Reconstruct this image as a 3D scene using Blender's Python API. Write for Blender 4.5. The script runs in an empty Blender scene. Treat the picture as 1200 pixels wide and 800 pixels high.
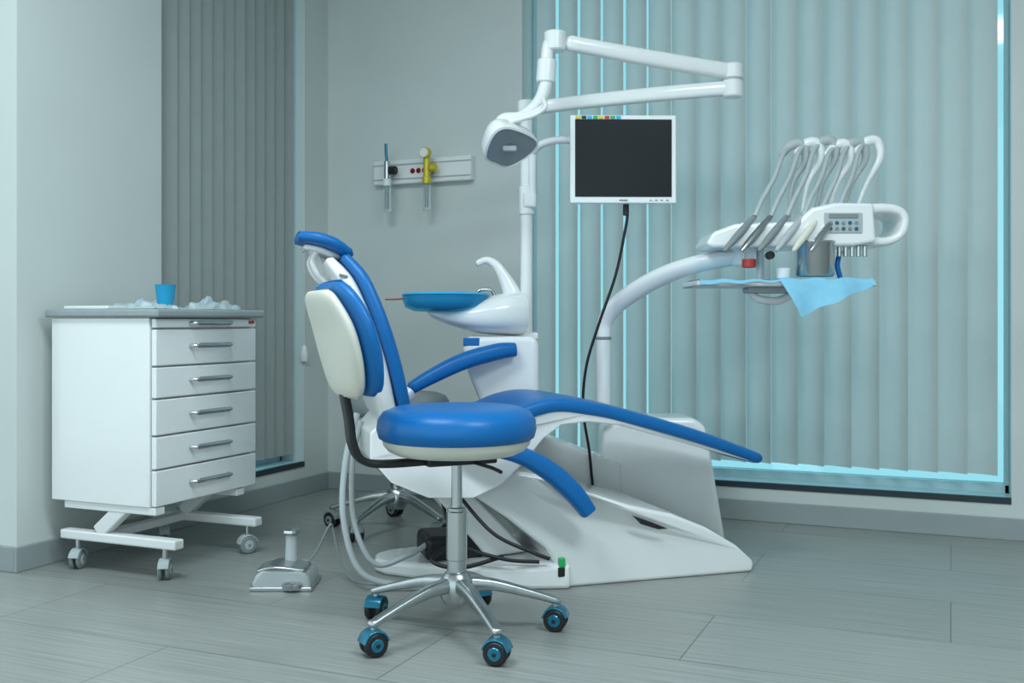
import bpy, bmesh, math, random
from mathutils import Vector, Matrix, noise
random.seed(4)
scene = bpy.context.scene
coll = scene.collection
YAW = math.radians(23.2)      # room axes are turned 23.2 deg from the survey axes
CAMH = 0.85

# ------------------------------------------------------------------ materials
def mat(name, col, rough=.5, metal=0, noise=0, scale=20, trans=0, emit=None, es=0, coat=0, bump=0, ior=1.45, spec=.5):
    m = bpy.data.materials.new(name); m.use_nodes = True
    nt = m.node_tree; b = nt.nodes['Principled BSDF']
    b.inputs['Base Color'].default_value = (*col, 1)
    b.inputs['Roughness'].default_value = rough
    b.inputs['Metallic'].default_value = metal
    b.inputs['Transmission Weight'].default_value = trans
    b.inputs['Coat Weight'].default_value = coat
    b.inputs['IOR'].default_value = ior
    b.inputs['Specular IOR Level'].default_value = spec
    if emit:
        b.inputs['Emission Color'].default_value = (*emit, 1); b.inputs['Emission Strength'].default_value = es
    tc = nt.nodes.new('ShaderNodeTexCoord')
    nz = nt.nodes.new('ShaderNodeTexNoise'); nz.inputs['Scale'].default_value = scale
    nz.inputs['Detail'].default_value = 4
    nt.links.new(tc.outputs['Object'], nz.inputs['Vector'])
    if noise:
        mx = nt.nodes.new('ShaderNodeMixRGB'); mx.inputs[0].default_value = noise
        mx.inputs[1].default_value = (*col, 1)
        rp = nt.nodes.new('ShaderNodeMixRGB'); rp.blend_type = 'MULTIPLY'; rp.inputs[0].default_value = 1
        rp.inputs[1].default_value = (*[c*1.6 for c in col], 1)
        nt.links.new(nz.outputs['Fac'], rp.inputs[2]); nt.links.new(rp.outputs[0], mx.inputs[2])
        nt.links.new(mx.outputs[0], b.inputs['Base Color'])
    if bump:
        bp = nt.nodes.new('ShaderNodeBump'); bp.inputs['Strength'].default_value = bump
        bp.inputs['Distance'].default_value = .002
        nt.links.new(nz.outputs['Fac'], bp.inputs['Height']); nt.links.new(bp.outputs[0], b.inputs['Normal'])
    return m

M = {}
M['wall'] = mat('wall_paint', (.60,.635,.62), .75, noise=.06, scale=3, bump=.05)
M['ceil'] = mat('ceiling_paint', (.7,.72,.72), .8, noise=.05, scale=3)
M['base'] = mat('baseboard_grey', (.30,.335,.34), .45, noise=.08, scale=6)
M['white'] = mat('white_lacquer', (.82,.83,.83), .22, noise=.03, scale=8, coat=.4)
M['whitem'] = mat('white_matt_plastic', (.78,.79,.79), .4, noise=.03, scale=8)
M['cream'] = mat('cream_plastic', (.68,.67,.59), .4, noise=.05, scale=8)
M['blue'] = mat('blue_vinyl', (.006,.140,.42), .36, noise=.12, scale=5, bump=.15, spec=.35)
M['bluep'] = mat('blue_cup_plastic', (.03,.42,.75), .35, noise=.05, scale=8)
M['napkin'] = mat('napkin_paper', (.24,.55,.74), .8, noise=.15, scale=40, bump=.3)
M['chrome'] = mat('chrome', (.62,.64,.65), .13, 1, noise=.05)
M['alu'] = mat('brushed_aluminium', (.5,.53,.54), .3, 1, noise=.2, scale=30)
M['steel'] = mat('steel', (.55,.57,.58), .22, 1, noise=.1)
M['black'] = mat('black_rubber', (.012,.013,.015), .45, noise=.1)
M['screen'] = mat('lcd_screen', (.010,.012,.014), .25, noise=.1, spec=.3)
M['grey'] = mat('grey_plastic', (.22,.25,.26), .4, noise=.08)
M['lgrey'] = mat('light_grey_hose', (.42,.46,.47), .45, noise=.08)
M['slab'] = mat('grey_laminate', (.30,.34,.35), .35, noise=.1, scale=30)
M['teal'] = mat('teal_caster_cover', (.02,.17,.27), .22, .4, noise=.05)
M['yellow'] = mat('yellow_brass', (.62,.50,.05), .35, .3, noise=.1)
M['red'] = mat('red_plastic', (.50,.05,.04), .4, noise=.1)
M['green'] = mat('green_plastic', (.02,.40,.12), .4, noise=.1)
M['clear'] = mat('clear_plastic', (.85,.93,.95), .08, trans=.9, noise=.02)
M['film'] = mat('plastic_film', (.62,.74,.78), .35, trans=.35, noise=.05)
M['led'] = mat('ceiling_panel', (.9,.95,1), .5, emit=(.8,.95,1), es=5)  # glowing face for the added, out-of-view ceiling panels
M['frame'] = mat('window_frame_metal', (.42,.60,.64), .35, .0, noise=.05)
M['dark'] = mat('dark_gasket', (.02,.035,.045), .5, noise=.1)
M['refl'] = mat('lamp_reflector_grey', (.34,.37,.38), .3, .4, noise=.1)

def mixed(name, col, rough, noise_, scale, second, fac, tcol=None):
    m = mat(name, col, rough, noise=noise_, scale=scale)
    nt = m.node_tree; b = nt.nodes['Principled BSDF']; out = nt.nodes['Material Output']
    t = nt.nodes.new(second); t.inputs[0].default_value = (*(tcol or col), 1)
    mx = nt.nodes.new('ShaderNodeMixShader'); mx.inputs[0].default_value = fac
    nt.links.new(b.outputs[0], mx.inputs[1]); nt.links.new(t.outputs[0], mx.inputs[2])
    nt.links.new(mx.outputs[0], out.inputs[0]); return m
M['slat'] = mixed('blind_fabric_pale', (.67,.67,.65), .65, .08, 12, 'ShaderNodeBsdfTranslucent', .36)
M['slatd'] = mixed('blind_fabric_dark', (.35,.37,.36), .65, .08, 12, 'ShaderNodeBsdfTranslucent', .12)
M['bowl'] = mixed('blue_translucent_bowl', (.05,.45,.80), .08, .05, 8, 'ShaderNodeBsdfTransparent', .6, (.35,.85,1))

def glassmat():
    m = bpy.data.materials.new('tinted_window_glass'); m.use_nodes = True; nt = m.node_tree
    nt.nodes.clear(); o = nt.nodes.new('ShaderNodeOutputMaterial')
    t = nt.nodes.new('ShaderNodeBsdfTransparent'); t.inputs[0].default_value = (.52,.73,.77,1)
    g = nt.nodes.new('ShaderNodeBsdfGlossy'); g.inputs[1].default_value = .05
    x = nt.nodes.new('ShaderNodeMixShader'); x.inputs[0].default_value = .05
    nt.links.new(t.outputs[0], x.inputs[1]); nt.links.new(g.outputs[0], x.inputs[2]); nt.links.new(x.outputs[0], o.inputs[0])
    return m
M['glass'] = glassmat()

def floormat():
    m = bpy.data.materials.new('floor_planks'); m.use_nodes = True; nt = m.node_tree; N = nt.nodes; L = nt.links
    b = N['Principled BSDF']
    tc = N.new('ShaderNodeTexCoord')
    br = N.new('ShaderNodeTexBrick'); br.inputs['Scale'].default_value = 1
    br.inputs['Brick Width'].default_value = 1.25; br.inputs['Row Height'].default_value = .42
    br.inputs['Mortar Size'].default_value = .0020; br.inputs['Mortar Smooth'].default_value = .2
    br.inputs['Color1'].default_value = (.275,.285,.27,1); br.inputs['Color2'].default_value = (.315,.325,.308,1)
    br.inputs['Mortar'].default_value = (.12,.135,.13,1)
    L.new(tc.outputs['Object'], br.inputs['Vector'])
    mp = N.new('ShaderNodeMapping'); mp.inputs['Scale'].default_value = (1.2, 45, 1)
    L.new(tc.outputs['Object'], mp.inputs[0])
    nz = N.new('ShaderNodeTexNoise'); nz.inputs['Scale'].default_value = 2.2; nz.inputs['Detail'].default_value = 6
    L.new(mp.outputs[0], nz.inputs['Vector'])
    cr = N.new('ShaderNodeValToRGB'); cr.color_ramp.elements[0].position = .3; cr.color_ramp.elements[1].position = .75
    cr.color_ramp.elements[0].color = (.76,.76,.76,1); cr.color_ramp.elements[1].color = (1.16,1.16,1.16,1)
    L.new(nz.outputs['Fac'], cr.inputs[0])
    mx = N.new('ShaderNodeMixRGB'); mx.blend_type = 'MULTIPLY'; mx.inputs[0].default_value = 1
    L.new(br.outputs['Color'], mx.inputs[1]); L.new(cr.outputs[0], mx.inputs[2]); L.new(mx.outputs[0], b.inputs['Base Color'])
    b.inputs['Roughness'].default_value = .33
    bp = N.new('ShaderNodeBump'); bp.inputs['Strength'].default_value = .1; bp.inputs['Distance'].default_value = .002
    L.new(nz.outputs['Fac'], bp.inputs['Height']); L.new(bp.outputs[0], b.inputs['Normal'])
    return m
M['floor'] = floormat()

# ------------------------------------------------------------------ helpers
def empty(name, loc=(0,0,0), rz=0):
    e = bpy.data.objects.new(name, None); coll.objects.link(e)
    e.location = loc; e.rotation_euler = (0,0,rz); e.empty_display_size = .1
    return e

def W(a, d, z=0):
    c, s = math.cos(YAW), math.sin(YAW)
    return (c*a - s*d, s*a + c*d, z)

def mk(name, verts, faces, m, par=None, smooth=True, angle=40, bev=0, seg=3, sub=0):
    me = bpy.data.meshes.new(name); me.from_pydata([tuple(v) for v in verts], [], faces)
    bm = bmesh.new(); bm.from_mesh(me); bmesh.ops.recalc_face_normals(bm, faces=bm.faces); bm.to_mesh(me); bm.free()
    me.materials.append(M[m] if isinstance(m, str) else m)
    o = bpy.data.objects.new(name, me); coll.objects.link(o)
    if par: o.parent = par
    if smooth:
        me.shade_smooth(); me.set_sharp_from_angle(angle=math.radians(angle))
    if bev:
        b = o.modifiers.new('bevel','BEVEL'); b.width = bev; b.segments = seg; b.limit_method = 'ANGLE'; b.angle_limit = math.radians(30)
        me.shade_smooth(); 
        w = o.modifiers.new('wn','WEIGHTED_NORMAL'); w.keep_sharp = True
    if sub:
        s = o.modifiers.new('sub','SUBSURF'); s.levels = sub; s.render_levels = sub
    return o

def boxdata(c, s, rot=None, V=None, F=None):
    V = [] if V is None else V; F = [] if F is None else F
    n = len(V); c = Vector(c)
    for i in (-1,1):
        for j in (-1,1):
            for k in (-1,1):
                p = Vector((i*s[0]/2, j*s[1]/2, k*s[2]/2))
                if rot: p = rot @ p
                V.append(c+p)
    for f in [(0,1,3,2),(4,6,7,5),(0,4,5,1),(2,3,7,6),(0,2,6,4),(1,5,7,3)]:
        F.append(tuple(n+q for q in f))
    return V, F

def box(name, c, s, m, par=None, bev=.004, rot=None, seg=3):
    R = None
    if rot: R = Matrix.Rotation(rot[2],3,'Z') @ Matrix.Rotation(rot[1],3,'Y') @ Matrix.Rotation(rot[0],3,'X')
    V, F = boxdata(c, s, R)
    return mk(name, V, F, m, par, smooth=bev > 0, bev=bev, seg=seg)

def boxes(name, lst, m, par=None, bev=0):
    V, F = [], []
    for (x0,x1,y0,y1,z0,z1) in lst:
        boxdata(((x0+x1)/2,(y0+y1)/2,(z0+z1)/2), (x1-x0,y1-y0,z1-z0), None, V, F)
    return mk(name, V, F, m, par, smooth=bev > 0, bev=bev)

def basis(d):
    d = Vector(d).normalized()
    a = Vector((0,0,1)) if abs(d.z) < .9 else Vector((1,0,0))
    x = a.cross(d).normalized(); return x, d.cross(x), d

def lathe(name, prof, m, par=None, loc=(0,0,0), axis=(0,0,1), n=40, angle=40, sx=1, sy=1):
    X, Y, Z = basis(axis) if tuple(axis) != (0,0,1) else (Vector((1,0,0)),Vector((0,1,0)),Vector((0,0,1)))
    loc = Vector(loc); V = []; F = []
    for r, z in prof:
        for i in range(n):
            a = 2*math.pi*i/n
            V.append(loc + X*(r*math.cos(a)*sx) + Y*(r*math.sin(a)*sy) + Z*z)
    k = len(prof)
    for j in range(k-1):
        for i in range(n):
            F.append((j*n+i, j*n+(i+1)%n, (j+1)*n+(i+1)%n, (j+1)*n+i))
    if prof[0][0] > 1e-5: F.append(tuple(range(n)))
    if prof[-1][0] > 1e-5: F.append(tuple((k-1)*n+i for i in range(n)))
    o = mk(name, V, F, m, par, angle=angle)
    return o

def cyl(name, p0, p1, r, m, par=None, r1=None, n=28, ch=.0):
    p0 = Vector(p0); p1 = Vector(p1); L = (p1-p0).length; r1 = r if r1 is None else r1
    c = ch or min(r, L)*.12
    return lathe(name, [(r-c,0),(r,c),(r1,L-c),(r1-c,L)], m, par, p0, (p1-p0), n)

def cr(pts, k=8):
    out = []; n = len(pts)
    for i in range(n-1):
        p0 = pts[max(i-1,0)]; p1 = pts[i]; p2 = pts[i+1]; p3 = pts[min(i+2,n-1)]
        for j in range(k):
            t = j/k
            out.append([.5*((2*b)+(-a+c)*t+(2*a-5*b+4*c-d)*t*t+(-a+3*b-3*c+d)*t**3) for a,b,c,d in zip(p0,p1,p2,p3)])
    out.append(list(pts[-1])); return out

def sweep(name, pts, w, h, m, par=None, side=None, e=2, n=20, k=8, rnd=True, rl=None, angle=60):
    """superelliptic section (w along side vector, h along normal) swept along a smooth path"""
    N0 = len(pts)
    ws = w if isinstance(w,(list,tuple)) else [w]*N0
    hs = h if isinstance(h,(list,tuple)) else [h]*N0
    P = cr([[*p, a, b] for p,a,b in zip(pts,ws,hs)], k)
    rings = []; S = Vector(side) if side else None
    prev = None
    for i, q in enumerate(P):
        a = Vector(P[max(i-1,0)][:3]); b = Vector(P[min(i+1,len(P)-1)][:3]); T = (b-a).normalized()
        if S is not None: s = (S - T*S.dot(T)).normalized()
        else:
            if prev is None:
                s = basis(T)[0]
            else: s = (prev - T*prev.dot(T)).normalized()
            prev = s
        nn = T.cross(s).normalized()
        rings.append((Vector(q[:3]), s, nn, T, q[3]/2, q[4]/2))
    full = []
    if rnd:
        p,s,nn,T,a,b = rings[0]; r = rl or min(a,b)
        for f in (0.15,.4,.7,.9): full.append((p - T*r*(math.sqrt(1-f*f)) + T*r, s, nn, max(a-r*(1-f),a*.02) if a>r else a*f, b*f if b<=r*1.01 else b-r*(1-f)))
        for (p,s,nn,T,a,b) in rings[1:-1]: full.append((p,s,nn,a,b))
        p,s,nn,T,a,b = rings[-1]; r = rl or min(a,b)
        for f in (.9,.7,.4,.15): full.append((p + T*r*(math.sqrt(1-f*f)) - T*r, s, nn, max(a-r*(1-f),a*.02) if a>r else a*f, b*f if b<=r*1.01 else b-r*(1-f)))
        d0 = rings[0][3]; full = [f for i,f in enumerate(full) if i < 4 or i >= len(full)-4 or ((f[0]-full[3][0]).dot(d0) > 0 or i > 8)]
    else:
        full = [(p,s,nn,a,b) for (p,s,nn,T,a,b) in rings]
    V = []; F = []
    for p,s,nn,a,b in full:
        for i in range(n):
            t = 2*math.pi*i/n; c, sn = math.cos(t), math.sin(t)
            V.append(p + s*(a*math.copysign(abs(c)**(2/e), c)) + nn*(b*math.copysign(abs(sn)**(2/e), sn)))
    for j in range(len(full)-1):
        for i in range(n): F.append((j*n+i, j*n+(i+1)%n, (j+1)*n+(i+1)%n, (j+1)*n+i))
    F.append(tuple(range(n))); F.append(tuple((len(full)-1)*n+i for i in range(n)))
    return mk(name, V, F, m, par, angle=angle)

def tube(name, pts, r, m, par=None, n=12, k=8):
    rr = [x*2 for x in r] if isinstance(r,(list,tuple)) else r*2
    return sweep(name, pts, rr, rr, m, par, n=n, k=k, rnd=False)

def prism(name, outl, hw, m, par=None, v0=0, bev=.012, seg=4):
    f = hw if callable(hw) else (lambda x: hw)
    n = len(outl); V = [(x, v0-f(x), z) for x,z in outl] + [(x, v0+f(x), z) for x,z in outl]
    F = [tuple(range(n)), tuple(range(n,2*n))] + [(i,(i+1)%n,n+(i+1)%n,n+i) for i in range(n)]
    return mk(name, V, F, m, par, bev=bev, seg=seg)

def closed_cr(pts, k=5):
    n = len(pts); out = []
    for i in range(n):
        p0,p1,p2,p3 = pts[(i-1)%n],pts[i],pts[(i+1)%n],pts[(i+2)%n]
        for j in range(k):
            t=j/k
            out.append(tuple(.5*((2*b)+(-a+c)*t+(2*a-5*b+4*c-d)*t*t+(-a+3*b-3*c+d)*t**3) for a,b,c,d in zip(p0,p1,p2,p3)))
    return out

def lerp(tab):
    def f(x):
        if x <= tab[0][0]: return tab[0][1]
        for (a,b),(c,d) in zip(tab, tab[1:]):
            if x <= c: return b+(d-b)*(x-a)/(c-a)
        return tab[-1][1]
    return f

# ------------------------------------------------------------------ room shell
XL, YB, H = -2.90, 4.40, 2.85
WX0, WX1, WZ0, WZ1 = -1.835, .215, .15, 2.6      # back window
LY0, LY1 = 3.21, 4.19                             # left window
boxes('floor', [(-5,3.2,-2.6,YB+.25,-.1,0)], 'floor')
boxes('ceiling', [(-5,3.2,-2.6,YB+.25,H,H+.1)], 'ceil')
boxes('wall_back', [(XL-.25,WX0,YB,YB+.25,0,H),(WX0,WX1,YB,YB+.25,0,WZ0),(WX0,WX1,YB,YB+.25,WZ1,H),(WX1,3.2,YB,YB+.25,0,H)], 'wall')
boxes('wall_left', [(XL-.25,XL,2.52,LY0,0,H),(XL-.25,XL,LY0,LY1,0,WZ0),(XL-.25,XL,LY0,LY1,WZ1,H),(XL-.25,XL,LY1,YB,0,H)], 'wall')
boxes('wall_niche', [(-5,XL-.25,2.52,2.77,0,H)], 'wall')
boxes('wall_right', [(3.2,3.4,-2.6,YB+.25,0,H)], 'wall')
boxes('baseboard_back', [(XL,3.2,YB-.014,YB,0,.085)], 'base', bev=.003)
boxes('baseboard_left', [(XL,XL+.014,2.506,YB-.014,0,.085)], 'base', bev=.003)
boxes('baseboard_niche', [(-5,XL,2.506,2.52,0,.085)], 'base', bev=.003)

w1 = empty('window_1', ((WX0+WX1)/2, YB+.16, 0))
hw = (WX1-WX0)/2
boxes('frame', [(-hw,hw,-.03,.03,WZ0,WZ0+.045),(-hw,hw,-.03,.03,WZ1-.05,WZ1),(-hw,-hw+.045,-.03,.03,WZ0,WZ1),(hw-.02,hw,-.03,.03,WZ0,WZ1)], 'frame', w1, bev=.004)
boxes('glass', [(-hw+.02,hw-.01,-.004,.004,WZ0+.02,WZ1-.02)], 'glass', w1)
boxes('sill', [(-hw,hw,-.145,-.03,WZ0,WZ0+.010)], 'frame', w1)
boxes('sill_gasket', [(-hw,hw,-.165,-.145,WZ0-.012,WZ0+.012)], 'dark', w1)
w2 = empty('window_2', (XL-.16, (LY0+LY1)/2, 0))
hl = (LY1-LY0)/2
boxes('frame', [(-.03,.03,-hl,hl,WZ0,WZ0+.045),(-.03,.03,-hl,hl,WZ1-.05,WZ1),(-.03,.03,-hl,-hl+.045,WZ0,WZ1),(-.03,.03,hl-.02,hl,WZ0,WZ1)], 'frame', w2, bev=.004)
boxes('glass', [(-.004,.004,-hl+.02,hl-.01,WZ0+.02,WZ1-.02)], 'glass', w2)
boxes('sill', [(.03,.145,-hl,hl,WZ0,WZ0+.010)], 'frame', w2)
boxes('sill_gasket', [(.145,.165,-hl,hl,WZ0-.012,WZ0+.012)], 'dark', w2)

def blinds(name, p0, L, along, pitch, width, ang, z0, z1, m, jit=3, bow=.012):
    e = empty(name, p0)
    ax = Vector(along); V=[];F=[]; cnt = int(L/pitch)
    for i in range(cnt+1):
        if pitch*(i+.5) >= L: continue
        c = ax*(pitch*(i+.5))
        th = math.radians(ang + random.uniform(-jit,jit))
        d = Matrix.Rotation(th,3,'Z') @ ax; nn = Matrix.Rotation(math.pi/2,3,'Z') @ d
        n0 = len(V)
        for z in (z0,z1):
            for j in range(9):
                t = j/8-.5
                V.append(c + d*(t*width) + nn*(bow*(1-4*t*t)) + Vector((0,0,z)))
        for j in range(8): F.append((n0+j,n0+j+1,n0+10+j,n0+9+j))
    mk('slats', V, F, m, e, angle=80)
    c = ax*(L/2)
    box('head_rail', (c.x,c.y,z1+.02), (abs(ax.x)*L+.04*abs(ax.y), abs(ax.y)*L+.04*abs(ax.x), .04), 'whitem', e)
    return e
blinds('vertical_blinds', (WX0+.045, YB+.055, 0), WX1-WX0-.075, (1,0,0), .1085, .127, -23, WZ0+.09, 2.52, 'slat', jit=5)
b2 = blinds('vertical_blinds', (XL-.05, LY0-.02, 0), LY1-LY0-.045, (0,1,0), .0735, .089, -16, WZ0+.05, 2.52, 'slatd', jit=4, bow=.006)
tube('pull_cord', [(.055,LY1-LY0+.015,2.4),(.055,LY1-LY0+.015,.7)], .002, 'whitem', b2, n=6)
lathe('cord_knob', [(0,.64),(.016,.65),(.02,.68),(.012,.72),(0,.73)], 'whitem', b2, (.055,LY1-LY0+.015,0), n=16)

for x,y in ((-1.6,1.5),(.6,1.5)):  # panels out of view, added to light the room from above
    e = empty('ceiling_light_panel', (x,y,H))
    box('housing', (0,0,-.015), (1.24,.64,.03), 'whitem', e, bev=.002)
    box('diffuser', (0,0,-.034), (1.18,.58,.008), 'led', e, bev=.001)

# ------------------------------------------------------------------ casters
def caster(par, x, y, r, ang, covers='grey', top=.09, tyre='black', w=.045):
    a = Vector((math.cos(ang), math.sin(ang), 0)); c = Vector((x,y,r))
    for s in (-1,1):
        p0 = c + a*(s*w*.14); p1 = c + a*(s*w*.5)
        cyl('caster_wheel', p0, p1, r, tyre, par, ch=.005)
        cyl('caster_cap', c+a*(s*w*.46), c+a*(s*w*.56), r*.55, covers, par, ch=.002)
        cyl('caster_axle', c+a*(s*w*.5), c+a*(s*w*.60), r*.18, tyre, par, ch=.001)
    t = Vector((-a.y, a.x, 0))
    sweep('caster_hood', [tuple(c+t*(r*1.08*math.cos(q))+Vector((0,0,r*1.08*math.sin(q)))) for q in [math.radians(d) for d in (10,50,90,130,165)]], w*.95, .007, covers, par, side=tuple(a), e=5, n=16, k=4, rnd=False)
    cyl('caster_stem', (x,y,r*1.2), (x,y,top), .009, 'steel', par)

# ------------------------------------------------------------------ drawer cabinet
cab = empty('drawer_cabinet', (-2.39, 2.61, 0))      # near front corner; front faces +X, body goes -X,+Y
dX, dY = .45, .535
box('carcass', (-dX/2-.01, dY/2, (.235+.858)/2), (dX-.02, dY, .858-.235), 'white', cab, bev=.004)
box('worktop', (-dX/2+.005, dY/2, .873), (dX+.05, dY+.03, .028), 'slab', cab, bev=.008)
zs = [.858,.822,.697,.591,.469,.358,.235]
for i in range(6):
    a, b = zs[i+1]+.003, zs[i]-.003
    box('drawer_front', (-.006, dY/2, (a+b)/2), (.02, dY-.012, b-a), 'white', cab, bev=.0035)
    zc = (a+b)/2 + (.004 if i else 0)
    hh = .10
    tube('drawer_handle', [(.004,dY/2-hh,zc),(.022,dY/2-hh+.006,zc),(.028,dY/2-hh+.03,zc),(.028,dY/2+hh-.03,zc),(.022,dY/2+hh-.006,zc),(.004,dY/2+hh,zc)], .0065, 'chrome', cab)
    box('handle_plate', (.027,dY/2,zc), (.006,.17,.018), 'chrome', cab, bev=.003)
box('label', (.0055, dY-.035, .842), (.004,.03,.012), 'red', cab, bev=.001)
for yy in (.03, dY-.09):
    box('foot_rail', (-.17, yy, .118), (.50,.045,.032), 'whitem', cab, bev=.006)
    box('slanted_strut', (-.20, yy, .182), (.05,.04,.15), 'whitem', cab, bev=.005, rot=(0,math.radians(50),0))
    box('top_rail', (-.20, yy, .222), (.40,.045,.026), 'whitem', cab, bev=.004)
box('cross_rail', (-.26, dY/2-.03, .118), (.045,.42,.028), 'whitem', cab, bev=.005)
for (x,y,a) in ((-.36,.03,.3),(.02,.03,.5),(.03,dY-.09,2.6),(-.36,dY-.09,.9)):
    caster(cab, x, y, .032, a, 'lgrey', top=.115, tyre='grey', w=.038)

cup = empty('plastic_cup', (-2.53, 2.82, .887))
lathe('cup_body', [(0,0),(.024,0),(.026,.004),(.036,.085),(.038,.087),(.035,.086),(.0245,.006),(0,.005)], 'bluep', cup)
def crumple(name, cx, cy, z, lx, ly, hgt, m, seed, nx=30, ny=24):
    V=[];F=[]
    for i in range(nx):
        for j in range(ny):
            u=i/(nx-1)-.5; v=j/(ny-1)-.5
            q=noise.noise(Vector((u*4+seed,v*4,seed))); q2=noise.noise(Vector((u*9,v*9+seed,seed)))
            ed=max(0,1-4*max(u*u,v*v))
            V.append((u*lx*(1+.3*q2), v*ly*(1+.3*q), max(.0008,hgt*(.25+abs(q)+.35*q2)*(ed**.5))))
    for i in range(nx-1):
        for j in range(ny-1): F.append((i*ny+j,(i+1)*ny+j,(i+1)*ny+j+1,i*ny+j+1))
    o = mk(name,V,F,m,None,angle=70); o.location=(cx,cy,z); return o
crumple('plastic_glove', -2.68, 2.86, .888, .17,.18,.045, 'film', 1.3)
crumple('plastic_glove', -2.47, 2.98, .888, .12,.20,.050, 'film', 5.1)
crumple('plastic_glove', -2.48, 2.70, .888, .13,.12,.028, 'film', 8.7)
bx = empty('paper_tray', (-2.70, 2.68, .887))
box('tray_sheet', (0,0,.006), (.20,.11,.012), 'whitem', bx, bev=.003)

# ------------------------------------------------------------------ foot pedal
fp = empty('foot_pedal', W(-.725,3.29), YAW)
prism('pedal_body', [(-.092,0),(.092,0),(.092,.02),(.085,.045),(.065,.066),(-.060,.070),(-.082,.045),(-.092,.025)], .078, 'lgrey', fp, bev=.012)
prism('pedal_skirt', [(-.098,0),(.098,0),(.098,.014),(-.098,.014)], .085, 'steel', fp, bev=.004)
sweep('pedal_plate', [(-.080,-.02,.058),(-.02,-.02,.074),(.075,-.02,.062)], [.10,.13,.11], .012, 'steel', fp, side=(0,1,0), e=4)
cyl('pedal_post', (.012,.02,.06), (.012,.02,.160), .021, 'lgrey', fp, r1=.018)
lathe('pedal_disc', [(0,.155),(.022,.157),(.029,.166),(.027,.174),(0,.177)], 'steel', fp, (.012,.02,0))
lathe('pedal_knob', [(0,.03),(.03,.03),(.034,.045),(.026,.052),(0,.053)], 'chrome', fp, (.035,-.075,-.022))
tube('pedal_cord', [(.05,.03,.05),(.09,.04,.10),(.13,.05,.18),(.14,.06,.16),(.17,.05,.05),(.22,.02,.006),(.30,-.01,.005),(.37,.0,.005)], .004, 'grey', fp, n=8)

# ------------------------------------------------------------------ operator stools
def stool(loc, rz, spoke0, zs_=.61, back=True, pad='blue', name='dental_stool'):
    e = empty(name, loc, rz); dz = zs_-.61
    lathe('seat_cushion', [(0,.618),(.12,.618),(.17,.614),(.200,.602),(.214,.582),(.217,.556),(.211,.534),(.19,.522),(0,.52)], pad, e, (0,0,dz), n=56, angle=80)
    lathe('seat_shell', [(0,.486),(.12,.486),(.165,.490),(.186,.500),(.198,.514),(.202,.528),(0,.53)], 'cream', e, (0,0,dz), n=56, angle=60)
    box('seat_mechanism', (.0,0,.474+dz), (.20,.10,.024), 'black', e, bev=.006)
    tube('height_lever', [(.03,-.03,.468+dz),(.05,-.12,.462+dz),(.055,-.17,.457+dz)], .005, 'black', e)
    if back:
        P = [(-.258,0,.655+dz),(-.266,0,.69+dz),(-.281,0,.76+dz),(-.304,0,.84+dz),(-.334,0,.91+dz),(-.356,0,.945+dz)]
        sweep('back_cushion', P, [.20,.30,.37,.38,.31,.20], [.045,.058,.064,.060,.050,.038], 'blue', e, side=(0,1,0), e=2.6, n=40)
        Q = [(x-.042,y,z-.006) for x,y,z in P[:-1]]+[(-.383,0,.926+dz)]
        sweep('back_shell', Q, [.18,.275,.335,.34,.27,.17], [.03,.052,.058,.052,.04,.026], 'cream', e, side=(0,1,0), e=2.4, n=40)
        sweep('back_bracket', [(-.335,0,.74+dz),(-.318,0,.68+dz),(-.302,0,.60+dz),(-.292,0,.53+dz),(-.265,0,.485+dz),(-.20,0,.472+dz),(-.04,0,.474+dz)], [.05]*7, .020, 'black', e, side=(0,1,0), e=4, n=20)
    cyl('gas_piston', (0,0,.33), (0,0,.47+dz), .0145, 'chrome', e)
    cyl('column_tube', (0,0,.12), (0,0,.345), .026, 'alu', e)
    cyl('column_collar', (0,0,.20), (0,0,.335), .0285, 'steel', e)
    lathe('hub', [(0,.085),(.035,.085),(.045,.1),(.045,.145),(.034,.165),(.028,.17),(0,.17)], 'alu', e)
    for i in range(5):
        a = math.radians(spoke0 + 72*i); c, s = math.cos(a), math.sin(a)
        sweep('spoke', [(.02*c,.02*s,.135),(.10*c,.10*s,.130),(.20*c,.20*s,.104),(.285*c,.285*s,.078)], [.042,.036,.031,.03], [.045,.032,.024,.018], 'alu', e, side=(-s,c,0), e=3, n=20)
        caster(e, .272*c, .272*s, .031, a+1.2+i*1.1, 'teal' if back else 'grey', top=.08, w=.052)
    return e
stool(W(-.150,2.78), YAW+math.radians(25), 6.5-25)
s2 = stool(W(-.47,4.17), YAW+math.radians(150), 20, zs_=.55, back=False, pad='grey')

# ------------------------------------------------------------------ dental chair
ch = empty('dental_chair', W(0,3.45), YAW+math.radians(16))
seat = [(-.37,.575),(-.30,.545),(-.12,.55),(.0,.592),(.09,.606),(.20,.592),(.32,.565),(.595,.486),(.855,.396)]
sweep('seat_and_leg_cushion', [(u,0,z-.028) for u,z in seat], [.40,.47,.49,.48,.465,.45,.43,.40,.34], [.05,.056,.058,.058,.056,.054,.052,.05,.042], 'blue', ch, side=(0,1,0), e=5, n=44)
shell = [(.825,.360),(.50,.452),(.32,.506),(.19,.522),(.10,.515),(.04,.475),(-.03,.395),(-.10,.335),(-.19,.298),(-.33,.303),(-.44,.35),(-.50,.42),(-.50,.50),(-.44,.56),(-.36,.55),(-.28,.515),(-.12,.52),(.0,.555),(.09,.567),(.20,.555),(.32,.53),(.595,.45),(.835,.368)]
prism('seat_shell', shell, lerp([(-.5,.15),(-.4,.215),(-.2,.235),(.1,.225),(.3,.205),(.9,.155)]), 'white', ch, bev=.012)
bk = [(-.365,.555),(-.384,.62),(-.41,.72),(-.440,.82),(-.472,.91),(-.505,.985),(-.555,1.052)]
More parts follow.
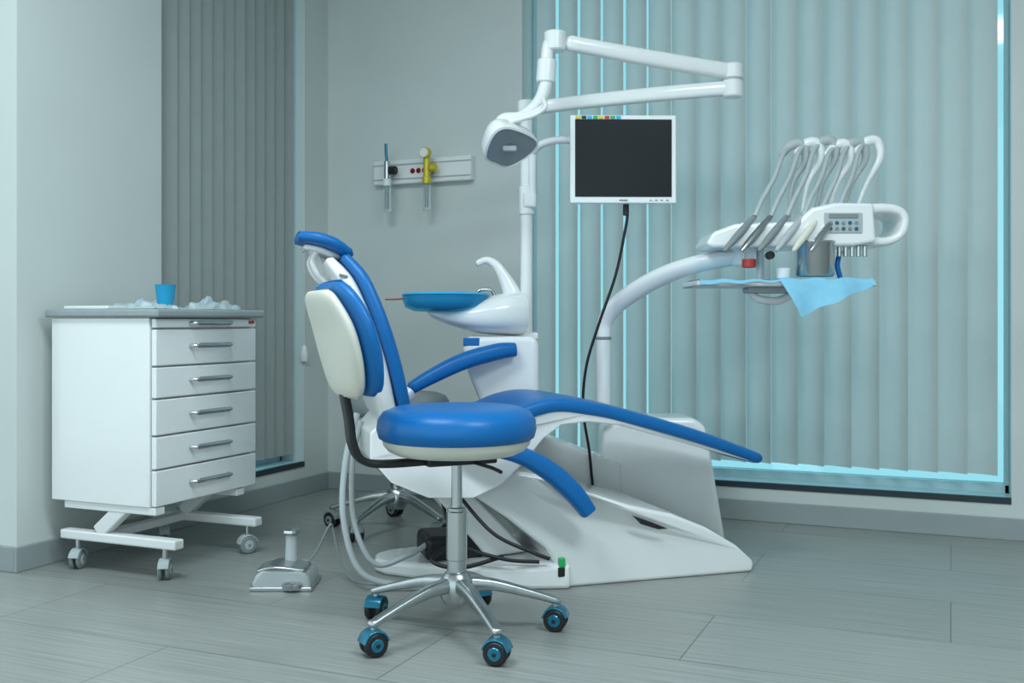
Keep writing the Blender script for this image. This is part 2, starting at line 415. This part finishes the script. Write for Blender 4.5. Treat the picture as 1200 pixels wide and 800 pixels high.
sweep('backrest_cushion', [(u-.024,0,z) for u,z in bk], [.40,.44,.46,.46,.43,.38,.27], [.045,.052,.055,.055,.052,.048,.038], 'blue', ch, side=(0,1,0), e=4, n=40)
sweep('backrest_shell', [(u-.072,0,z-.01) for u,z in bk], [.38,.42,.45,.45,.42,.36,.25], [.06,.07,.075,.07,.065,.058,.04], 'white', ch, side=(0,1,0), e=3.4, n=40)
for i in range(5):
    u = -.585+.0165*i; z = .985-.034*i
    box('backrest_button', (u,-.176-.009*i,z), (.026,.014,.009), 'grey', ch, bev=.002, rot=(0,.25,0))
sweep('headrest_cushion', [(-.545,0,1.052),(-.60,0,1.085),(-.655,0,1.103),(-.715,0,1.112)], [.22,.27,.27,.2], [.035,.045,.045,.034], 'blue', ch, side=(0,1,0), e=3.5, n=32)
sweep('headrest_shell', [(-.58,0,1.045),(-.64,0,1.068),(-.695,0,1.08)], [.16,.2,.15], .024, 'white', ch, side=(0,1,0), e=3.5, n=32)
for s in (-1,1):
    tube('headrest_rod', [(-.655,s*.06,1.065),(-.668,s*.06,1.03),(-.645,s*.055,.985),(-.60,s*.05,.95)], .008, 'white', ch)
box('headrest_slider', (-.625,0,1.0), (.02,.09,.16), 'whitem', ch, bev=.006, rot=(0,-.5,0))
# arms
sweep('armrest_far', [(-.30,.30,.60),(-.22,.30,.645),(-.10,.30,.70),(.03,.30,.735),(.10,.30,.742)], [.06,.07,.08,.08,.07], [.04,.052,.06,.06,.05], 'blue', ch, side=(0,1,0), e=3, n=28)
sweep('armrest_near', [(-.15,-.30,.455),(-.06,-.30,.435),(.03,-.30,.385),(.11,-.30,.315),(.165,-.30,.245)], [.06,.07,.075,.075,.065], [.04,.055,.062,.062,.05], 'blue', ch, side=(0,1,0), e=3, n=28)
sweep('arm_bracket', [(-.36,.24,.52),(-.33,.28,.56),(-.29,.295,.60)], .05, .05, 'white', ch, e=3)
sweep('arm_bracket', [(-.24,-.20,.46),(-.18,-.27,.46),(-.13,-.29,.45)], .05, .05, 'white', ch, e=3)
# base
bo = [(.10,0),(.785,0),(.79,.035),(.72,.095),(.60,.165),(.47,.218),(.32,.255),(.17,.305),(.02,.36),(-.12,.385),(-.22,.37),(-.20,.31),(-.06,.215),(.05,.125),(.09,.06)]
prism('base_cover', bo, lerp([(-.22,.14),(0,.20),(.15,.255),(.5,.25),(.79,.215)]), 'white', ch, bev=.012)
prism('cover_vent', [(.33,.222),(.40,.195),(.455,.172),(.42,.172),(.36,.192)], .003, 'black', ch, v0=-.2525, bev=.001)  # thin black plate on the near side of the base cover
fpv = [(.12,-.262),(.0,-.235),(-.15,-.15),(-.30,-.03),(-.42,.08),(-.445,.14),(-.43,.22),(-.38,.25),(-.2,.25),(.12,.255)]
nn_ = len(fpv); V = [(x,y,0) for x,y in fpv]+[(x,y,.045+.035*max(0,(x+.44)/.56)) for x,y in fpv]
mk('base_plate', V, [tuple(range(nn_)),tuple(range(nn_,2*nn_))]+[(i,(i+1)%nn_,nn_+(i+1)%nn_,nn_+i) for i in range(nn_)], 'white', ch, bev=.014)
box('lift_motor', (-.20,.06,.10), (.20,.18,.08), 'black', ch, bev=.02)
prism('lift_arm', [(-.30,.31),(-.18,.31),(.04,.08),(-.10,.07)], .11, 'whitem', ch, v0=.05, bev=.01)
box('power_switch', (.092,-.25,.085), (.02,.02,.03), 'green', ch, bev=.004)
box('switch_plate', (.090,-.248,.055), (.024,.02,.03), 'black', ch, bev=.004)
# hoses
tube('suction_hose', [(-.52,.0,.55),(-.56,-.02,.40),(-.57,-.05,.22),(-.52,-.10,.06),(-.38,-.14,.016),(-.25,-.16,.014)], .010, 'lgrey', ch)
tube('suction_hose', [(-.50,.06,.52),(-.53,.04,.38),(-.53,.0,.2),(-.47,-.04,.07),(-.36,-.04,.09),(-.28,.0,.12)], .009, 'lgrey', ch)
tube('power_cable', [(-.22,-.12,.30),(-.12,-.20,.18),(0,-.245,.12),(.05,-.255,.10)], .006, 'black', ch)
tube('power_cable', [(-.25,.0,.31),(-.22,-.10,.15),(-.10,-.20,.10),(.02,-.245,.09)], .006, 'black', ch)
tube('power_cable', [(-.20,-.05,.13),(-.30,-.12,.09),(-.22,-.17,.07),(-.08,-.18,.10)], .007, 'black', ch)

# ------------------------------------------------------------------ dental unit (spittoon, post, floor box)
un = empty('spittoon_unit', W(0,3.9), YAW)
prism('unit_body', [(-.17,.79),(.085,.79),(.10,.76),(.10,.40),(-.09,.40),(-.12,.55),(-.165,.66),(-.185,.75)], .12, 'white', un, v0=.0, bev=.02)
prism('unit_neck', [(-.06,.42),(.09,.42),(.30,.34),(.42,.30),(.42,.0),(.30,.0),(.28,.18),(.05,.30)], .08, 'white', un, v0=.08, bev=.02)
prism('floor_box', [(.33,0),(.82,0),(.745,.44),(.70,.475),(.43,.475),(.35,.43)], .12, 'white', un, v0=.14, bev=.02)
sweep('spittoon_body', [(-.315,-.03,.880),(-.22,-.03,.862),(-.12,-.03,.862),(-.03,-.02,.872),(.035,0,.872)], [.14,.22,.25,.24,.2], [.03,.07,.125,.16,.16], 'white', un, side=(0,1,0), e=2.6, n=36)
lathe('spittoon_bowl', [(.0,.880),(.06,.880),(.12,.884),(.152,.898),(.162,.925),(.163,.945),(.156,.945),(.146,.908),(.11,.896),(.0,.890)], 'bowl', un, (-.25,-.04,0), n=48, angle=60)
lathe('bowl_rim', [(.160,.941),(.166,.946),(.160,.952),(.153,.946),(.160,.941)], 'bluep', un, (-.25,-.04,0), n=48, angle=60)
sweep('faucet', [(.015,0,.89),(-.005,0,.96),(-.035,0,1.02),(-.065,0,1.062),(-.10,0,1.078),(-.138,-.01,1.062)], [.09,.07,.05,.038,.028,.022], [.09,.068,.048,.036,.028,.022], 'white', un, side=(0,1,0), e=2.4)
tube('cup_filler', [(-.06,.03,.93),(-.08,.03,.965),(-.12,.02,.965),(-.14,.02,.95)], .006, 'chrome', un)
box('blue_trim', (-.150,-.118,.770), (.06,.008,.03), 'blue', un, bev=.004)
tube('saliva_ejector', [(-.405,-.08,.930),(-.44,-.1,.927),(-.47,-.11,.927)], .003, 'red', un, n=8)
cyl('light_post', (.055,0,.78), (.055,0,1.66), .0235, 'white', un)
cyl('post_collar', (.055,0,1.25), (.055,0,1.36), .029, 'white', un)
box('post_foot', (.055,0,.79), (.09,.09,.03), 'white', un, bev=.01)

# operating light
ol = empty('operating_light', W(0,3.9), YAW)
cyl('pivot_base', (.055,0,1.625), (.055,0,1.685), .034, 'white', ol)
sweep('lower_arm', [(.055,0,1.652),(.25,-.03,1.672),(.55,-.06,1.697),(.817,-.08,1.715)], .045, [.05,.052,.055,.055], 'white', ol, side=(.1,.99,0), e=3)
cyl('elbow_joint', (.822,-.08,1.680), (.822,-.08,1.805), .038, 'white', ol)
cyl('elbow_band', (.822,-.08,1.742), (.822,-.08,1.752), .040, 'lgrey', ol)
sweep('upper_arm', [(.822,-.08,1.775),(.50,-.14,1.812),(.19,-.20,1.853)], .05, [.06,.06,.056], 'white', ol, side=(.18,.98,0), e=3)
cyl('head_joint', (.155,-.205,1.82), (.155,-.205,1.890), .040, 'white', ol)
tube('drop_tube', [(.155,-.205,1.86),(.132,-.21,1.84),(.124,-.22,1.77),(.122,-.23,1.70),(.098,-.25,1.63),(.06,-.27,1.585)], .0235, 'white', ol)
cyl('swivel', (.120,-.225,1.70), (.126,-.222,1.785), .035, 'white', ol)
tube('yoke', [(.09,-.26,1.615),(.03,-.28,1.570),(-.03,-.29,1.56),(-.06,-.30,1.52)], .019, 'white', ol)
# lamp head: shield-shaped housing with concave reflector, tipped towards the patient
R = Vector((.38,-.55,-.74)).normalized()
X, Y, Z = basis(R); hc = Vector((-.020,-.31,1.468))
roll = math.radians(-14)
X, Y = X*math.cos(roll)+Y*math.sin(roll), Y*math.cos(roll)-X*math.sin(roll)
def shield(k, off):
    o2 = closed_cr([(-.105,.02),(-.085,.070),(.0,.082),(.085,.070),(.105,.02),(.065,-.066),(.0,-.078),(-.065,-.066)], 4)
    return [hc + X*(x*k) + Y*(y*k) + Z*off for x,y in o2]
def loftrings(name, rs, m, par, angle=35):
    n = len(rs[0]); V = [v for r in rs for v in r]; F = [tuple(range(n)), tuple((len(rs)-1)*n+i for i in range(n))]
    for j in range(len(rs)-1):
        for i in range(n): F.append((j*n+i,j*n+(i+1)%n,(j+1)*n+(i+1)%n,(j+1)*n+i))
    return mk(name, V, F, m, par, angle=angle)
loftrings('lamp_housing', [shield(.45,-.060),shield(.75,-.048),shield(.95,-.02),shield(1.0,.01),shield(1.0,.026),shield(.93,.030),shield(.90,.022)], 'white', ol)
loftrings('lamp_reflector', [shield(.91,.027),shield(.80,.018),shield(.6,.023),shield(.3,.0235)], 'refl', ol, angle=20)
box('lamp_lens', tuple(hc+Z*.030), (.05,.05,.02), 'lgrey', ol, bev=.006)
for s in (0,1):
    o = Vector((.0,.05*s,.02*s))
    tube('lamp_handle', [Vector((-.02,-.35,1.535))+o, Vector((.03,-.36,1.545))+o, Vector((.08,-.36,1.56))+o, Vector((.115,-.34,1.59))+o, Vector((.11,-.30,1.625))+o], .0095, 'white', ol)

# monitor
mo = empty('computer_monitor', W(.405,3.74,1.435), YAW+math.radians(1))
box('bezel', (0,0,0), (.388,.03,.322), 'white', mo, bev=.006)
box('screen', (.0,-.0155,.004), (.352,.003,.282), 'screen', mo, bev=.0005)
box('back_hump', (0,.03,0), (.26,.035,.2), 'whitem', mo, bev=.012)
for i,c in enumerate(['yellow','dark','bluep','green','yellow','red','green','bluep']):
    box('sticker', (-.165+.021*i,-.0165,.152), (.017,.003,.011), c, mo, bev=.0005)
for i in range(4):
    box('button', (.10+.02*i,-.0165,-.149), (.008,.003,.004), 'grey', mo, bev=.0005)
box('brand_plate', (0,-.0165,-.149), (.03,.002,.005), 'grey', mo, bev=.0005)
tube('monitor_arm', [(-.325,.145,-.14),(-.325,.14,.02),(-.318,.13,.055),(-.28,.10,.078),(-.2,.06,.082),(-.05,.055,.06),(0,.05,.03)], .0145, 'white', mo, n=16)
box('arm_clamp', (-.335,.155,-.13), (.05,.05,.06), 'white', mo, bev=.01)
cb = tube('video_cable', [(.015,.03,-.155),(.02,.03,-.20),(.012,.04,-.26),(-.02,.06,-.42),(-.08,.08,-.60),(-.125,.1,-.76),(-.135,.12,-.92),(-.11,.14,-1.08),(-.09,.16,-1.25),(-.05,.2,-1.42)], .0055, 'black', mo, n=10)
cyl('cable_plug', (.015,.03,-.20), (.015,.03,-.155), .011, 'black', mo)

# ------------------------------------------------------------------ instrument delivery unit
de = empty('instrument_delivery_unit', W(.90,3.60), YAW)
px, py = -.55, .32
cyl('arm_post', (px,py,.46), (px,py,.785), .029, 'white', de)
cyl('post_band', (px,py,.775), (px,py,.787), .0305, 'grey', de)
sweep('support_arm', [(px,py,.78),(px+.005,py-.0,.84),(px+.04,py-.03,.90),(px+.12,py-.10,.965),(px+.22,py-.18,1.02),(px+.33,py-.26,1.055),(-.08,.02,1.078)], .056, [.056,.06,.066,.07,.068,.062,.056], 'white', de, e=2.3, n=24, rnd=False)
cyl('arm_head', (-.08,.02,1.04), (-.08,.02,1.11), .045, 'white', de)
prism('console', [(-.24,1.108),(-.215,1.15),(-.14,1.178),(.07,1.186),(.12,1.232),(.2,1.25),(.33,1.248),(.34,1.115),(.26,1.102),(-.22,1.095)], .12, 'white', de, bev=.014)
sweep('console_handle', [(.30,0,1.228),(.38,0,1.234),(.432,0,1.222),(.448,0,1.188),(.43,0,1.142),(.38,0,1.120),(.30,0,1.125)], .20, [.046,.040,.038,.034,.034,.036,.044], 'white', de, side=(0,1,0), e=4, n=28, rnd=False)
box('keypad', (.225,-.121,1.180), (.13,.006,.07), 'lgrey', de, bev=.006)
box('keypad_display', (.225,-.1245,1.203), (.10,.003,.016), 'grey', de, bev=.002)
for i in range(5):
    for j in range(2):
        cyl('key', (.181+.022*i,-.1235,1.160+.020*j), (.181+.022*i,-.127,1.160+.020*j), .0065, 'grey' if (i+j)%2 else 'teal', de, n=14)
for i in range(6):
    R0 = Vector((-.070+.055*i,-.10,1.205)); B0 = Vector((-.190+.058*i,-.165,1.080)); d = (B0-R0)
    box('instrument_holder', tuple(R0+d*.35+Vector((0,.035,0))), (.036,.07,.03), 'white', de, bev=.006, rot=(0,.7,0))
    sweep('handpiece', [tuple(R0),tuple(R0+d*.4),tuple(R0+d*.8),tuple(B0)], [.018,.027,.022,.013], [.018,.027,.022,.013], ['grey','steel','grey','lgrey','cream','steel'][i], de, n=14)
    ax = Vector((.085+.053*i, .03, 1.462+.006*(i%3)))
    tube('instrument_hose', [R0, R0+Vector((.030,.02,.06)), R0*.5+ax*.5+Vector((.004,-.01,.012)), R0*.18+ax*.82+Vector((-.002,0,.018)), ax], .0085, 'lgrey', de)
    sweep('whip_arm', [tuple(ax+Vector((-.035,0,-.034))), tuple(ax+Vector((.005,0,.008))), tuple(ax+Vector((.045,0,.008))), tuple(ax+Vector((.054,.0,-.05))), (.095+.052*i,.03,1.33),(.08+.045*i,.03,1.20)], [.02,.026,.026,.024,.016,.015],[.024,.034,.034,.026,.016,.015], 'white' if i%2 else 'lgrey', de, n=14)
# steel canister hangs from the front of the console, above the tray
lathe('steel_canister', [(0,1.000),(.060,1.000),(.065,1.006),(.065,1.108),(.069,1.113),(.069,1.120),(.060,1.120),(0,1.112)], 'steel', de, (.140,-.085,0))
box('canister_hanger', (.140,-.02,1.105), (.03,.10,.012), 'steel', de, bev=.003)
for i in range(5):
    cyl('coupling', (.225+.022*i,-.08,1.068), (.225+.022*i,-.08,1.105), .0085, 'steel', de, n=14)
cyl('oil_bottle', (-.085,-.08,1.03), (-.085,-.08,1.06), .024, 'red', de)
cyl('oil_bottle_neck', (-.085,-.08,1.055), (-.085,-.08,1.10), .023, 'clear', de)
cyl('brake_knob', (-.025,-.11,1.07), (-.025,-.14,1.07), .014, 'black', de)
tube('blue_line', [(.235,-.06,1.09),(.225,-.06,1.04),(.235,-.06,.997)], .009, 'blue', de)
# tray
boxes('tray', [(-.28,.33,-.14,.12,.965,.973),(-.28,.33,-.14,-.132,.965,.984),(-.28,.33,.112,.12,.965,.984),(-.28,-.272,-.14,.12,.965,.984),(.322,.33,-.14,.12,.965,.984)], 'whitem', de, bev=.002)
box('tray_support', (.0,.0,.955), (.16,.1,.022), 'lgrey', de, bev=.008)
tube('tray_bracket', [(-.06,.0,.95),(-.04,-.02,.925),(.03,-.02,.918),(.09,-.01,.945)], .014, 'white', de)
cyl('tray_stem', (-.02,.03,.95), (-.02,.03,1.1), .014, 'white', de)
lathe('small_pot', [(0,.974),(.022,.974),(.026,1.01),(.022,1.01),(0,.98)], 'whitem', de, (.03,-.09,.018))
def napkin(name, cx, cy, sx, sy, rot, par, m, z0=.990):
    n = 30; V=[];F=[]
    for i in range(n):
        for j in range(n):
            a=(i/(n-1)-.5)*sx; b=(j/(n-1)-.5)*sy
            x=cx+a*math.cos(rot)-b*math.sin(rot); y=cy+a*math.sin(rot)+b*math.cos(rot)
            z=z0+.003*math.sin(x*60)
            ov=max(0,-.146-y)
            if ov>0: z-=ov*.92; y=-.146-ov*.30-.012*math.sin(x*40)*min(1,ov*12)
            V.append((x,y,z))
    for i in range(n-1):
        for j in range(n-1): F.append((i*n+j,(i+1)*n+j,(i+1)*n+j+1,i*n+j+1))
    return mk(name,V,F,m,par,angle=80)
napkin('paper_napkin', .140, -.105, .29, .27, math.radians(24), de, 'napkin', .992)
napkin('paper_sheet', -.12, -.045, .30, .225, math.radians(2), de, 'napkin', .987)

# ------------------------------------------------------------------ medical gas rail
gr = empty('medical_gas_rail', (-2.343, YB, 1.57))
box('rail', (0,-.022,0), (.53,.044,.118), 'whitem', gr, bev=.006)
box('rail_groove', (0,-.046,.035), (.53,.004,.006), 'lgrey', gr, bev=.001)
box('rail_groove', (0,-.046,-.035), (.53,.004,.006), 'lgrey', gr, bev=.001)
for i in range(3):
    lathe('warning_sticker', [(.009,0),(.013,0),(.013,.002),(.009,.002),(.009,0)], 'red', gr, (-.045+.032*i,-.0455,0), (0,-1,0), n=20)
    box('sticker_bar', (-.045+.032*i,-.0465,0), (.020,.002,.003), 'red', gr, bev=.0005, rot=(0,.78,0))
for x,mm,zt in ((-.155,'chrome',0.0),(.06,'yellow',.02)):
    cyl('socket', (x,-.04,0), (x,-.062,0), .026, 'chrome', gr)
    cyl('valve_stem', (x,-.06,0), (x,-.10,0), .013, mm, gr)
    cyl('valve_body', (x,-.10,-.045), (x,-.10,.045+zt), .016, mm, gr)
    cyl('flow_tube', (x,-.10,-.20), (x,-.10,-.045), .019, 'clear', gr)
    cyl('flow_tube_core', (x,-.10,-.185), (x,-.10,-.05), .006, 'lgrey', gr)
    cyl('flow_cap', (x,-.10,-.075), (x,-.10,-.04), .021, mm if mm=='yellow' else 'whitem', gr)
    cyl('control_knob', (x+.02,-.10,.0), (x+.05,-.10,.0), .02, 'black' if mm=='chrome' else 'yellow', gr)
tube('blue_hose', [(-.155,-.10,.04),(-.16,-.10,.08),(-.162,-.10,.13)], .007, 'teal', gr)
cyl('pressure_gauge', (.06,-.10,.07), (.06,-.13,.07), .027, 'yellow', gr)
cyl('gauge_face', (.06,-.131,.07), (.06,-.133,.07), .022, 'whitem', gr)

# ------------------------------------------------------------------ light
def area(name, loc, target, sx, sy, power, col):
    l = bpy.data.lights.new(name,'AREA'); l.shape='RECTANGLE'; l.size=sx; l.size_y=sy; l.energy=power; l.color=col
    o = bpy.data.objects.new(name,l); coll.objects.link(o); o.location=loc
    o.rotation_euler=(Vector(target)-Vector(loc)).to_track_quat('-Z','Y').to_euler(); return o
area('ceiling_light_glow_a', (-1.6,1.5,H-.06), (-1.6,1.5,0), 1.2,.6, 36, (.80,.95,1))  # added fill lamp below the left panel, out of view
area('ceiling_light_glow_b', (.6,1.5,H-.06), (.6,1.5,0), 1.2,.6, 48, (.80,.95,1))  # second added fill lamp, below the right panel
w = bpy.data.worlds.new('overcast_daylight'); scene.world = w; w.use_nodes = True
bg = w.node_tree.nodes['Background']; bg.inputs[0].default_value = (.74,.92,.97,1); bg.inputs[1].default_value = 1.6

scene.view_settings.view_transform = 'Standard'
scene.view_settings.look = 'None'

cam = bpy.data.cameras.new('camera'); co = bpy.data.objects.new('camera', cam); coll.objects.link(co)
co.location = (0,0,CAMH); co.rotation_euler = (math.radians(90),0,YAW)
cam.sensor_width = 36; cam.lens = 36; cam.shift_y = -25/1200; cam.clip_start = .05
scene.camera = co
